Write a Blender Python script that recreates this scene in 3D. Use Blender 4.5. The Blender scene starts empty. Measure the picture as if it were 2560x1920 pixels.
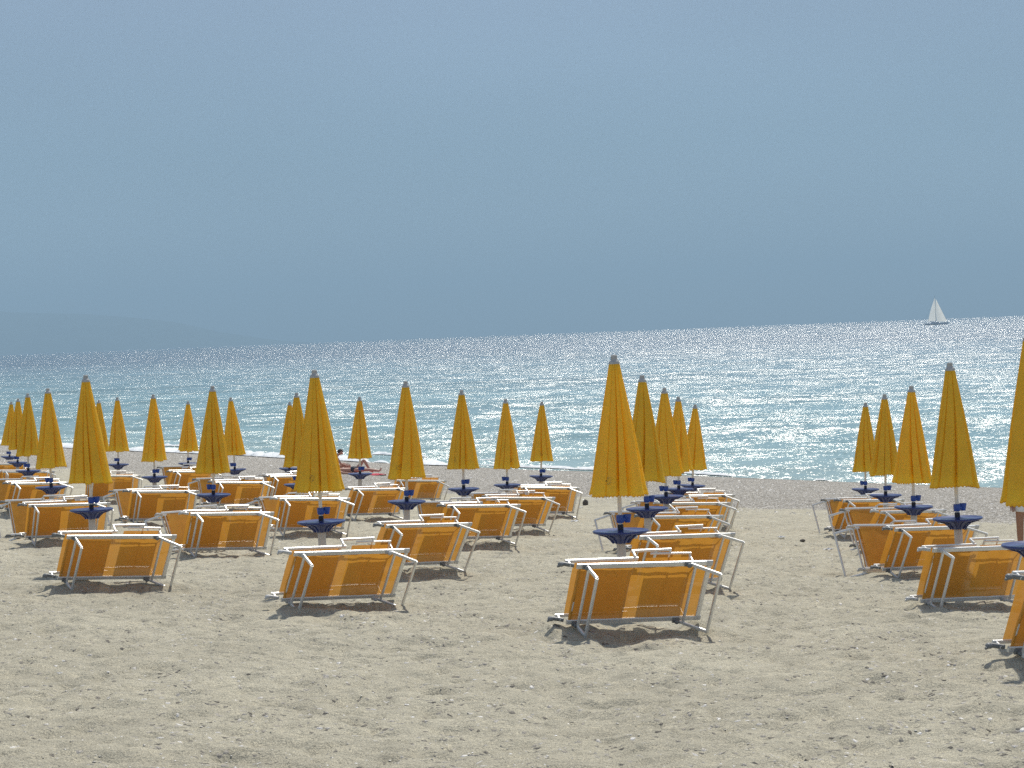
import bpy, math, random
import numpy as np
from mathutils import Vector, Matrix

# ------------------------------------------------------------------ camera, sky, sun, exposure
scene = bpy.context.scene
COL = scene.collection
CAM_Z = 5.48                      # eye height above the sea
def setup_camera():
    cd = bpy.data.cameras.new("camera")
    cd.sensor_width = 36.0
    cd.lens = 5200 / 2560 * 36
    cd.clip_start = 0.1
    cd.clip_end = 60000
    cam = bpy.data.objects.new("camera", cd)
    COL.objects.link(cam)
    p, r = math.radians(1.3632), math.radians(2.2006)
    F = Vector((0, math.cos(p), -math.sin(p)))
    U = Vector((0, math.sin(p), math.cos(p)))
    R = Vector((1, 0, 0))
    X = R * math.cos(r) - U * math.sin(r)
    Y = R * math.sin(r) + U * math.cos(r)
    M = Matrix((X, Y, -F)).transposed().to_4x4()
    M.translation = Vector((0, 0, CAM_Z))
    cam.matrix_world = M
    scene.camera = cam
setup_camera()

SUN_EL, SUN_AZ = math.radians(58), math.radians(19)    # azimuth to the right of the view axis (+Y)
def setup_world():
    w = bpy.data.worlds.new("World")
    scene.world = w
    w.use_nodes = True
    nt = w.node_tree
    nt.nodes.clear()
    N = nt.nodes.new
    L = nt.links.new
    sky = N('ShaderNodeTexSky')
    sky.sky_type = 'NISHITA'
    sky.sun_disc = False
    sky.sun_elevation = SUN_EL
    sky.sun_rotation = SUN_AZ
    sky.air_density = 1.0
    sky.dust_density = 0.6
    sky.ozone_density = 2.0
    # thin high veil over the blue: an even grey blue sky with faint streaks
    tc = N('ShaderNodeTexCoord')
    sep = N('ShaderNodeSeparateXYZ')
    L(tc.outputs['Generated'], sep.inputs[0])
    ramp = N('ShaderNodeValToRGB')
    e = ramp.color_ramp.elements
    e[0].position = 0.0; e[0].color = (2.85, 4.15, 5.6, 1)
    e[1].position = 0.6; e[1].color = (3.0, 3.6, 5.0, 1)
    m1 = ramp.color_ramp.elements.new(0.09); m1.color = (2.6, 3.85, 5.1, 1)
    m2 = ramp.color_ramp.elements.new(0.2); m2.color = (3.1, 3.85, 5.15, 1)
    L(sep.outputs['Z'], ramp.inputs[0])
    mp = N('ShaderNodeMapping')
    mp.inputs['Scale'].default_value = (1.0, 1.0, 3.2)
    L(tc.outputs['Generated'], mp.inputs[0])
    no = N('ShaderNodeTexNoise')
    no.inputs['Scale'].default_value = 3.2
    no.inputs['Detail'].default_value = 4
    no.inputs['Roughness'].default_value = 0.45
    L(mp.outputs[0], no.inputs['Vector'])
    mr = N('ShaderNodeMapRange')
    mr.inputs['From Min'].default_value = 0.3
    mr.inputs['From Max'].default_value = 0.75
    mr.inputs['To Min'].default_value = 0.93
    mr.inputs['To Max'].default_value = 1.1
    L(no.outputs['Fac'], mr.inputs['Value'])
    mul = N('ShaderNodeVectorMath'); mul.operation = 'SCALE'
    L(ramp.outputs[0], mul.inputs[0]); L(mr.outputs[0], mul.inputs['Scale'])
    mix = N('ShaderNodeMix'); mix.data_type = 'RGBA'
    mix.inputs['Factor'].default_value = 0.85
    L(sky.outputs[0], mix.inputs['A']); L(mul.outputs[0], mix.inputs['B'])
    bg = N('ShaderNodeBackground')
    bg.inputs['Strength'].default_value = 0.1
    L(mix.outputs['Result'], bg.inputs['Color'])
    out = N('ShaderNodeOutputWorld')
    L(bg.outputs[0], out.inputs['Surface'])
setup_world()

def setup_sun():
    sd = bpy.data.lights.new("sun", 'SUN')
    sd.energy = 4.0
    sd.angle = math.radians(1.6)
    sd.color = (1.0, 0.95, 0.86)
    so = bpy.data.objects.new("sun", sd)
    COL.objects.link(so)
    d = Vector((math.sin(SUN_AZ) * math.cos(SUN_EL), math.cos(SUN_AZ) * math.cos(SUN_EL), math.sin(SUN_EL)))
    so.rotation_euler = d.to_track_quat('Z', 'Y').to_euler()
    so.location = d * 60
setup_sun()
scene.view_settings.view_transform = 'Standard'
scene.view_settings.look = 'None'
scene.view_settings.exposure = 0.0
scene.view_settings.gamma = 1.0
scene.view_settings.use_curve_mapping = False
scene.render.engine = 'CYCLES'
scene.cycles.max_bounces = 8
scene.cycles.transparent_max_bounces = 12
scene.cycles.sample_clamp_indirect = 6.0
scene.cycles.use_denoising = False

random.seed(5)
rng = np.random.default_rng(7)

# ------------------------------------------------------------------ materials
def new_mat(name):
    m = bpy.data.materials.new(name)
    m.use_nodes = True
    nt = m.node_tree
    nt.nodes.clear()
    out = nt.nodes.new('ShaderNodeOutputMaterial')
    return m, nt, nt.nodes.new, nt.links.new, out

def principled(name, color, rough=0.5, metal=0.0, var=0.06, scale=12.0, bump=0.0, bscale=60.0, spec=0.5, coat=0.0):
    m, nt, N, L, out = new_mat(name)
    b = N('ShaderNodeBsdfPrincipled')
    b.inputs['Roughness'].default_value = rough
    b.inputs['Metallic'].default_value = metal
    b.inputs['Specular IOR Level'].default_value = spec
    b.inputs['Coat Weight'].default_value = coat
    tc = N('ShaderNodeTexCoord')
    no = N('ShaderNodeTexNoise'); no.inputs['Scale'].default_value = scale; no.inputs['Detail'].default_value = 5
    L(tc.outputs['Object'], no.inputs['Vector'])
    mx = N('ShaderNodeMix'); mx.data_type = 'RGBA'
    c = color
    mx.inputs['A'].default_value = tuple(max(0, v * (1 - var * 2)) for v in c) + (1,)
    mx.inputs['B'].default_value = tuple(min(1, v * (1 + var * 2)) for v in c) + (1,)
    L(no.outputs['Fac'], mx.inputs['Factor'])
    L(mx.outputs['Result'], b.inputs['Base Color'])
    if bump > 0:
        n2 = N('ShaderNodeTexNoise'); n2.inputs['Scale'].default_value = bscale; n2.inputs['Detail'].default_value = 4
        L(tc.outputs['Object'], n2.inputs['Vector'])
        bp = N('ShaderNodeBump'); bp.inputs['Strength'].default_value = bump; bp.inputs['Distance'].default_value = 0.01
        L(n2.outputs['Fac'], bp.inputs['Height'])
        L(bp.outputs[0], b.inputs['Normal'])
    L(b.outputs[0], out.inputs['Surface'])
    return m

def cloth(name, front, through, tmix, rough=0.85, weave=900.0, var=0.1, open_=0.0):
    """woven cloth that lets some sunlight through; each object shifts slightly in tone"""
    m, nt, N, L, out = new_mat(name)
    tc = N('ShaderNodeTexCoord')
    oi = N('ShaderNodeObjectInfo')
    no = N('ShaderNodeTexNoise'); no.inputs['Scale'].default_value = 5.0; no.inputs['Detail'].default_value = 6
    no.inputs['Roughness'].default_value = 0.65
    L(tc.outputs['Object'], no.inputs['Vector'])
    add = N('ShaderNodeMath'); add.operation = 'ADD'
    sc = N('ShaderNodeMath'); sc.operation = 'MULTIPLY'; sc.inputs[1].default_value = 0.35
    L(oi.outputs['Random'], sc.inputs[0])
    L(no.outputs['Fac'], add.inputs[0]); L(sc.outputs[0], add.inputs[1])
    mr = N('ShaderNodeMapRange'); mr.inputs['From Min'].default_value = 0.35; mr.inputs['From Max'].default_value = 1.0
    mr.inputs['To Min'].default_value = 1 + var; mr.inputs['To Max'].default_value = 1 - var
    L(add.outputs[0], mr.inputs['Value'])
    s1 = N('ShaderNodeVectorMath'); s1.operation = 'SCALE'; s1.inputs[0].default_value = front
    s2 = N('ShaderNodeVectorMath'); s2.operation = 'SCALE'; s2.inputs[0].default_value = through
    L(mr.outputs[0], s1.inputs['Scale']); L(mr.outputs[0], s2.inputs['Scale'])
    wv = N('ShaderNodeTexNoise'); wv.inputs['Scale'].default_value = weave; wv.inputs['Detail'].default_value = 1
    L(tc.outputs['Object'], wv.inputs['Vector'])
    wk = N('ShaderNodeTexNoise'); wk.inputs['Scale'].default_value = 14; wk.inputs['Detail'].default_value = 3
    L(tc.outputs['Object'], wk.inputs['Vector'])
    b1 = N('ShaderNodeBump'); b1.inputs['Strength'].default_value = 0.08; b1.inputs['Distance'].default_value = 0.002
    b2 = N('ShaderNodeBump'); b2.inputs['Strength'].default_value = 0.25; b2.inputs['Distance'].default_value = 0.006
    L(wv.outputs['Fac'], b1.inputs['Height']); L(wk.outputs['Fac'], b2.inputs['Height'])
    L(b2.outputs[0], b1.inputs['Normal'])
    d = N('ShaderNodeBsdfPrincipled'); d.inputs['Roughness'].default_value = rough
    d.inputs['Specular IOR Level'].default_value = 0.25
    L(s1.outputs[0], d.inputs['Base Color']); L(b1.outputs[0], d.inputs['Normal'])
    t = N('ShaderNodeBsdfTranslucent')
    L(s2.outputs[0], t.inputs['Color']); L(b2.outputs[0], t.inputs['Normal'])
    mx = N('ShaderNodeMixShader'); mx.inputs[0].default_value = tmix
    L(d.outputs[0], mx.inputs[1]); L(t.outputs[0], mx.inputs[2])
    if open_ > 0:       # open weave: a little of what is behind shows through
        tr = N('ShaderNodeBsdfTransparent'); m2 = N('ShaderNodeMixShader'); m2.inputs[0].default_value = open_
        L(mx.outputs[0], m2.inputs[1]); L(tr.outputs[0], m2.inputs[2]); L(m2.outputs[0], out.inputs['Surface'])
    else:
        L(mx.outputs[0], out.inputs['Surface'])
    return m

M = {}
M['canopy'] = cloth('yellow_canvas', (0.97, 0.70, 0.075), (1.0, 0.69, 0.035), 0.48, var=0.09)
M['bedcloth'] = cloth('orange_mesh_cloth', (0.66, 0.325, 0.055), (0.74, 0.375, 0.055), 0.29, var=0.07, open_=0.06)
M['alu'] = principled('brushed_aluminium', (0.74, 0.74, 0.71), 0.34, 0.25, var=0.05, scale=6, bump=0.15, bscale=140)
M['grey_plastic'] = principled('grey_plastic', (0.17, 0.18, 0.18), 0.5, var=0.12, bump=0.2)
M['pale_plastic'] = principled('pale_plastic', (0.5, 0.5, 0.48), 0.45, var=0.08, bump=0.2)
M['cap_plastic'] = principled('weathered_grey_cap', (0.42, 0.42, 0.40), 0.55, var=0.15, scale=30)
M['blue'] = principled('navy_blue_plastic', (0.022, 0.04, 0.17), 0.32, var=0.15, scale=8, coat=0.15)
M['blue2'] = principled('bright_blue_plastic', (0.025, 0.09, 0.40), 0.35, var=0.12, scale=10)
M['black'] = principled('black_plastic', (0.02, 0.02, 0.03), 0.5)
M['pole'] = principled('white_pole', (0.74, 0.73, 0.70), 0.35, 0.1, var=0.05)
M['tube'] = principled('cream_tube', (0.72, 0.62, 0.50), 0.5, var=0.07, scale=9)
M['emblem'] = principled('faded_grey_print', (0.40, 0.31, 0.08), 0.8, var=0.2, scale=60)
M['stone'] = principled('sea_pebble', (0.36, 0.35, 0.33), 0.75, var=0.3, scale=3, bump=0.3)
M['dark_stone'] = principled('dark_stone', (0.10, 0.085, 0.07), 0.85, var=0.25, scale=20, bump=0.6)
M['litter'] = principled('white_paper', (0.8, 0.8, 0.78), 0.8)
M['skin'] = principled('tanned_skin', (0.50, 0.27, 0.19), 0.5, var=0.06, scale=5)
M['skin2'] = principled('brown_skin', (0.36, 0.18, 0.11), 0.5, var=0.06, scale=5)
M['hair'] = principled('dark_brown_hair', (0.035, 0.02, 0.014), 0.6, var=0.3, scale=40, bump=0.6, bscale=120)
M['white_cloth'] = principled('white_cloth', (0.78, 0.76, 0.74), 0.8, var=0.04, bump=0.3, bscale=25)
M['dark_cloth'] = principled('dark_swim_cloth', (0.03, 0.03, 0.045), 0.7)
M['towel'] = principled('red_towel', (0.55, 0.06, 0.09), 0.9, var=0.12, scale=15, bump=0.5)
M['sail'] = cloth('white_sail', (0.93, 0.92, 0.85), (0.97, 0.95, 0.86), 0.55, var=0.03, weave=20)
M['hull'] = principled('white_hull', (0.85, 0.85, 0.84), 0.35, var=0.04, scale=0.5)
M['dark_hull'] = principled('dark_waterline', (0.12, 0.16, 0.2), 0.4)
M['hill'] = principled('hill_scrub', (0.10, 0.12, 0.09), 0.9, var=0.3, scale=0.004)

def sand_material():
    m, nt, N, L, out = new_mat('sand_and_gravel')
    tc = N('ShaderNodeTexCoord')
    at = N('ShaderNodeAttribute'); at.attribute_name = 'gravel'
    wet = N('ShaderNodeAttribute'); wet.attribute_name = 'wet'
    def noise(s, d=6, r=0.6):
        n = N('ShaderNodeTexNoise'); n.inputs['Scale'].default_value = s
        n.inputs['Detail'].default_value = d; n.inputs['Roughness'].default_value = r
        L(tc.outputs['Object'], n.inputs['Vector']); return n
    def ramp(src, stops):
        r = N('ShaderNodeValToRGB'); el = r.color_ramp.elements
        while len(el) < len(stops): el.new(0.5)
        for x, (p, c) in zip(el, stops):
            x.position = p; x.color = (c if len(c) == 4 else tuple(c) + (1,))
        L(src, r.inputs[0]); return r
    big = noise(0.55, 5)
    base = ramp(big.outputs['Fac'], [(0.32, (0.45, 0.415, 0.315)), (0.68, (0.545, 0.505, 0.385))])
    gr = noise(95, 3, 0.7)
    grain = ramp(gr.outputs['Fac'], [(0.30, (0.42, 0.42, 0.43)), (0.5, (0.97, 0.97, 0.97)), (0.70, (1.5, 1.48, 1.42))])
    mul = N('ShaderNodeMix'); mul.data_type = 'RGBA'; mul.blend_type = 'MULTIPLY'; mul.inputs['Factor'].default_value = 0.8
    L(base.outputs[0], mul.inputs['A']); L(grain.outputs[0], mul.inputs['B'])
    # individual little stones
    vo = N('ShaderNodeTexVoronoi'); vo.inputs['Scale'].default_value = 34
    L(tc.outputs['Object'], vo.inputs['Vector'])
    vcol = N('ShaderNodeSeparateColor'); L(vo.outputs['Color'], vcol.inputs[0])
    stone = ramp(vcol.outputs[0], [(0.0, (0.16, 0.145, 0.12)), (0.45, (0.36, 0.33, 0.275)), (0.8, (0.54, 0.50, 0.43)), (1.0, (0.92, 0.89, 0.83))])
    # patches of pebbles over the sand plus the gravel band by the water
    pt = noise(1.3, 4)
    gt = N('ShaderNodeMath'); gt.operation = 'GREATER_THAN'
    thr = N('ShaderNodeMapRange'); thr.inputs['From Min'].default_value = 0.42; thr.inputs['From Max'].default_value = 0.66
    thr.inputs['To Min'].default_value = 0.995; thr.inputs['To Max'].default_value = 0.86
    L(pt.outputs['Fac'], thr.inputs['Value'])
    sub = N('ShaderNodeMath'); sub.operation = 'SUBTRACT'
    L(thr.outputs[0], sub.inputs[0]); L(at.outputs['Fac'], sub.inputs[1])
    L(vcol.outputs[1], gt.inputs[0]); L(sub.outputs[0], gt.inputs[1])
    mx = N('ShaderNodeMix'); mx.data_type = 'RGBA'
    L(gt.outputs[0], mx.inputs['Factor']); L(mul.outputs['Result'], mx.inputs['A']); L(stone.outputs[0], mx.inputs['B'])
    cl = noise(4.5, 7, 0.75)
    clr = ramp(cl.outputs['Fac'], [(0.34, (0.74, 0.74, 0.74)), (0.5, (1.02, 1.02, 1.02)), (0.66, (1.2, 1.19, 1.17))])
    cm = N('ShaderNodeMix'); cm.data_type = 'RGBA'; cm.blend_type = 'MULTIPLY'; cm.inputs['Factor'].default_value = 0.7
    L(mx.outputs['Result'], cm.inputs['A']); L(clr.outputs[0], cm.inputs['B'])
    wm = N('ShaderNodeMix'); wm.data_type = 'RGBA'; wm.blend_type = 'MULTIPLY'
    wm.inputs['B'].default_value = (0.50, 0.48, 0.47, 1)
    L(wet.outputs['Fac'], wm.inputs['Factor']); L(cm.outputs['Result'], wm.inputs['A'])
    b = N('ShaderNodeBsdfPrincipled'); b.inputs['Roughness'].default_value = 0.85
    b.inputs['Specular IOR Level'].default_value = 0.25
    L(wm.outputs['Result'], b.inputs['Base Color'])
    # relief
    n1 = noise(7, 6, 0.7); n2 = noise(48, 4, 0.75)
    bp0 = N('ShaderNodeBump'); bp0.inputs['Strength'].default_value = 0.9; bp0.inputs['Distance'].default_value = 0.07
    L(n1.outputs['Fac'], bp0.inputs['Height'])
    bp = N('ShaderNodeBump'); bp.inputs['Strength'].default_value = 0.8; bp.inputs['Distance'].default_value = 0.014
    L(n2.outputs['Fac'], bp.inputs['Height']); L(bp0.outputs[0], bp.inputs['Normal'])
    bs = N('ShaderNodeBump'); bs.inputs['Distance'].default_value = 0.03; bs.invert = True
    ms = N('ShaderNodeMath'); ms.operation = 'MULTIPLY'; ms.inputs[1].default_value = 0.8
    L(gt.outputs[0], ms.inputs[0]); L(ms.outputs[0], bs.inputs['Strength'])
    L(vo.outputs['Distance'], bs.inputs['Height']); L(bp.outputs[0], bs.inputs['Normal'])
    L(bs.outputs[0], b.inputs['Normal'])
    L(b.outputs[0], out.inputs['Surface'])
    return m

SEA_A1, SEA_A2, SEA_R = 5.2, 2.4, 0.21
def sea_material():
    m, nt, N, L, out = new_mat('sea_water')
    tc = N('ShaderNodeTexCoord')
    at = N('ShaderNodeAttribute'); at.attribute_name = 'offshore'   # metres from the shore / 400
    r = N('ShaderNodeValToRGB'); el = r.color_ramp.elements
    stops = [(0.0, (0.34, 0.47, 0.45)), (0.05, (0.23, 0.385, 0.40)), (0.25, (0.19, 0.32, 0.36)), (0.6, (0.165, 0.265, 0.32)), (1.0, (0.13, 0.21, 0.27))]
    while len(el) < len(stops): el.new(0.5)
    for x, (p, c) in zip(el, stops):
        x.position = p; x.color = tuple(c) + (1,)
    L(at.outputs['Fac'], r.inputs[0])
    # broad patches of ruffled and calm water
    def noise(sx, sy, d=4, ro=0.55, sc=1.0, dist=0.0):
        mp = N('ShaderNodeMapping'); mp.inputs['Scale'].default_value = (sx, sy, 1)
        mp.inputs['Rotation'].default_value = (0, 0, math.radians(12))
        L(tc.outputs['Object'], mp.inputs[0])
        n = N('ShaderNodeTexNoise'); n.inputs['Scale'].default_value = sc
        n.inputs['Detail'].default_value = d; n.inputs['Roughness'].default_value = ro
        n.inputs['Distortion'].default_value = dist
        L(mp.outputs[0], n.inputs['Vector']); return n
    patch = noise(0.012, 0.03, 5, 0.6)
    cm = N('ShaderNodeMapRange'); cm.inputs['From Min'].default_value = 0.3; cm.inputs['From Max'].default_value = 0.7
    cm.inputs['To Min'].default_value = 0.8; cm.inputs['To Max'].default_value = 1.2
    L(patch.outputs['Fac'], cm.inputs['Value'])
    cs = N('ShaderNodeVectorMath'); cs.operation = 'SCALE'
    L(r.outputs[0], cs.inputs[0]); L(cm.outputs[0], cs.inputs['Scale'])
    # wave slopes at every size from long swell to ripples
    def slope(sx, sy, d, ro, amp):
        n = noise(sx, sy, d, ro, 1.0, 0.2)
        v = N('ShaderNodeVectorMath'); v.operation = 'SUBTRACT'; v.inputs[1].default_value = (0.5, 0.5, 0.5)
        L(n.outputs['Color'], v.inputs[0])
        w = N('ShaderNodeVectorMath'); w.operation = 'MULTIPLY'; w.inputs[1].default_value = (amp * 0.9, amp, 0)
        L(v.outputs[0], w.inputs[0]); return w
    v1 = slope(0.22, 0.20, 9, 0.92, SEA_A1)
    v2 = slope(5.0, 2.2, 3, 0.8, SEA_A2)
    ad = N('ShaderNodeVectorMath'); ad.operation = 'ADD'
    L(v1.outputs[0], ad.inputs[0]); L(v2.outputs[0], ad.inputs[1])
    # calmer and rougher patches
    pm = N('ShaderNodeMapRange'); pm.inputs['From Min'].default_value = 0.3; pm.inputs['From Max'].default_value = 0.7
    pm.inputs['To Min'].default_value = 0.62; pm.inputs['To Max'].default_value = 1.2
    L(patch.outputs['Fac'], pm.inputs['Value'])
    sc_ = N('ShaderNodeVectorMath'); sc_.operation = 'SCALE'
    L(ad.outputs[0], sc_.inputs[0]); L(pm.outputs[0], sc_.inputs['Scale'])
    a2 = N('ShaderNodeVectorMath'); a2.operation = 'ADD'; a2.inputs[1].default_value = (0.03, -0.29, 1)
    L(sc_.outputs[0], a2.inputs[0])
    nn = N('ShaderNodeVectorMath'); nn.operation = 'NORMALIZE'; L(a2.outputs[0], nn.inputs[0])
    p = N('ShaderNodeBsdfPrincipled')
    p.inputs['Roughness'].default_value = SEA_R
    p.inputs['IOR'].default_value = 1.42
    L(cs.outputs[0], p.inputs['Base Color'])
    L(nn.outputs[0], p.inputs['Normal'])
    L(p.outputs[0], out.inputs['Surface'])
    return m

def foam_material():
    m, nt, N, L, out = new_mat('sea_foam')
    tc = N('ShaderNodeTexCoord')
    n = N('ShaderNodeTexNoise'); n.inputs['Scale'].default_value = 3.5; n.inputs['Detail'].default_value = 8
    n.inputs['Roughness'].default_value = 0.75
    L(tc.outputs['Object'], n.inputs['Vector'])
    bp = N('ShaderNodeBump'); bp.inputs['Strength'].default_value = 1; bp.inputs['Distance'].default_value = 0.08
    L(n.outputs['Fac'], bp.inputs['Height'])
    b = N('ShaderNodeBsdfPrincipled'); b.inputs['Roughness'].default_value = 0.6
    r = N('ShaderNodeValToRGB'); r.color_ramp.elements[0].position = 0.3; r.color_ramp.elements[0].color = (0.62, 0.70, 0.70, 1)
    r.color_ramp.elements[1].position = 0.55; r.color_ramp.elements[1].color = (0.9, 0.91, 0.9, 1)
    L(n.outputs['Fac'], r.inputs[0]); L(r.outputs[0], b.inputs['Base Color']); L(bp.outputs[0], b.inputs['Normal'])
    L(b.outputs[0], out.inputs['Surface'])
    return m
M['sand'] = sand_material(); M['sea'] = sea_material(); M['foam'] = foam_material()

# ------------------------------------------------------------------ mesh helpers
class MB:
    def __init__(s): s.v = []; s.f = []
    def add(s, verts, faces):
        o = len(s.v); s.v += [tuple(v) for v in verts]; s.f += [tuple(i + o for i in f) for f in faces]
    def bar(s, a, b, w, h, up, cham=0.22):
        """rounded rectangular tube from a to b; w across, h along up"""
        a = Vector(a); b = Vector(b); d = (b - a).normalized(); up = Vector(up)
        x = d.cross(up).normalized(); y = x.cross(d).normalized()
        c = min(w, h) * cham; w2, h2 = w / 2, h / 2
        prof = [(w2 - c, -h2), (w2, -h2 + c), (w2, h2 - c), (w2 - c, h2), (-w2 + c, h2), (-w2, h2 - c), (-w2, -h2 + c), (-w2 + c, -h2)]
        vs = [a + x * p + y * q for p, q in prof] + [b + x * p + y * q for p, q in prof]
        n = 8
        fs = [(i, (i + 1) % n, n + (i + 1) % n, n + i) for i in range(n)]
        fs += [tuple(range(n))[::-1], tuple(range(n, 2 * n))]
        s.add(vs, fs)
    def tube(s, pts, rad, n=10, cap=True):
        pts = [Vector(p) for p in pts]
        rad = rad if hasattr(rad, '__len__') else [rad] * len(pts)
        rings = []; ref = Vector((0.13, 0.27, 0.95)).normalized()
        for i, p in enumerate(pts):
            d = (pts[min(i + 1, len(pts) - 1)] - pts[max(i - 1, 0)]).normalized()
            rr = ref if abs(d.dot(ref)) < 0.95 else Vector((1, 0, 0))
            x = d.cross(rr).normalized(); y = d.cross(x).normalized()
            rings.append([p + (x * math.cos(2 * math.pi * k / n) + y * math.sin(2 * math.pi * k / n)) * rad[i] for k in range(n)])
        vs = [v for r_ in rings for v in r_]
        fs = []
        for i in range(len(pts) - 1):
            for k in range(n):
                fs.append((i * n + k, i * n + (k + 1) % n, (i + 1) * n + (k + 1) % n, (i + 1) * n + k))
        if cap: fs += [tuple(range(n))[::-1], tuple(range((len(pts) - 1) * n, len(pts) * n))]
        s.add(vs, fs)
    def lathe(s, prof, n=32, c=(0, 0)):
        vs = [(c[0] + r * math.cos(2 * math.pi * k / n), c[1] + r * math.sin(2 * math.pi * k / n), z) for r, z in prof for k in range(n)]
        fs = []
        for i in range(len(prof) - 1):
            for k in range(n):
                fs.append((i * n + k, i * n + (k + 1) % n, (i + 1) * n + (k + 1) % n, (i + 1) * n + k))
        s.add(vs, fs)
    def ball(s, c, rx, ry, rz, nu=12, nv=8, jit=0.0):
        c = Vector(c); vs = []; fs = []
        for j in range(nv + 1):
            t = math.pi * j / nv
            for i in range(nu):
                a = 2 * math.pi * i / nu; k = 1 + random.uniform(-jit, jit)
                vs.append((c.x + rx * k * math.sin(t) * math.cos(a), c.y + ry * k * math.sin(t) * math.sin(a), c.z + rz * k * math.cos(t)))
        for j in range(nv):
            for i in range(nu):
                fs.append((j * nu + i, (j + 1) * nu + i, (j + 1) * nu + (i + 1) % nu, j * nu + (i + 1) % nu))
        s.add(vs, fs)
    def build(s, name, mat, parent=None, smooth=False, loc=None):
        me = bpy.data.meshes.new(name)
        me.from_pydata(s.v, [], s.f); me.validate(); me.update()
        me.materials.append(mat)
        if smooth:
            me.polygons.foreach_set('use_smooth', [True] * len(me.polygons)); me.update()
        o = bpy.data.objects.new(name, me); COL.objects.link(o)
        if parent: o.parent = parent
        if loc is not None: o.location = loc
        return o

def tag(o, label=None, cat=None, group=None, kind=None):
    if label: o['label'] = label
    if cat: o['category'] = cat
    if group: o['group'] = group
    if kind: o['kind'] = kind
    return o
def empty(name):
    o = bpy.data.objects.new(name, None); o.empty_display_size = 0.2
    COL.objects.link(o); return o
def copy_tree(o, parent=None):
    kids = list(o.children)
    c = o.copy(); COL.objects.link(c); c.parent = parent
    for ch in kids: copy_tree(ch, c)
    return c

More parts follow.
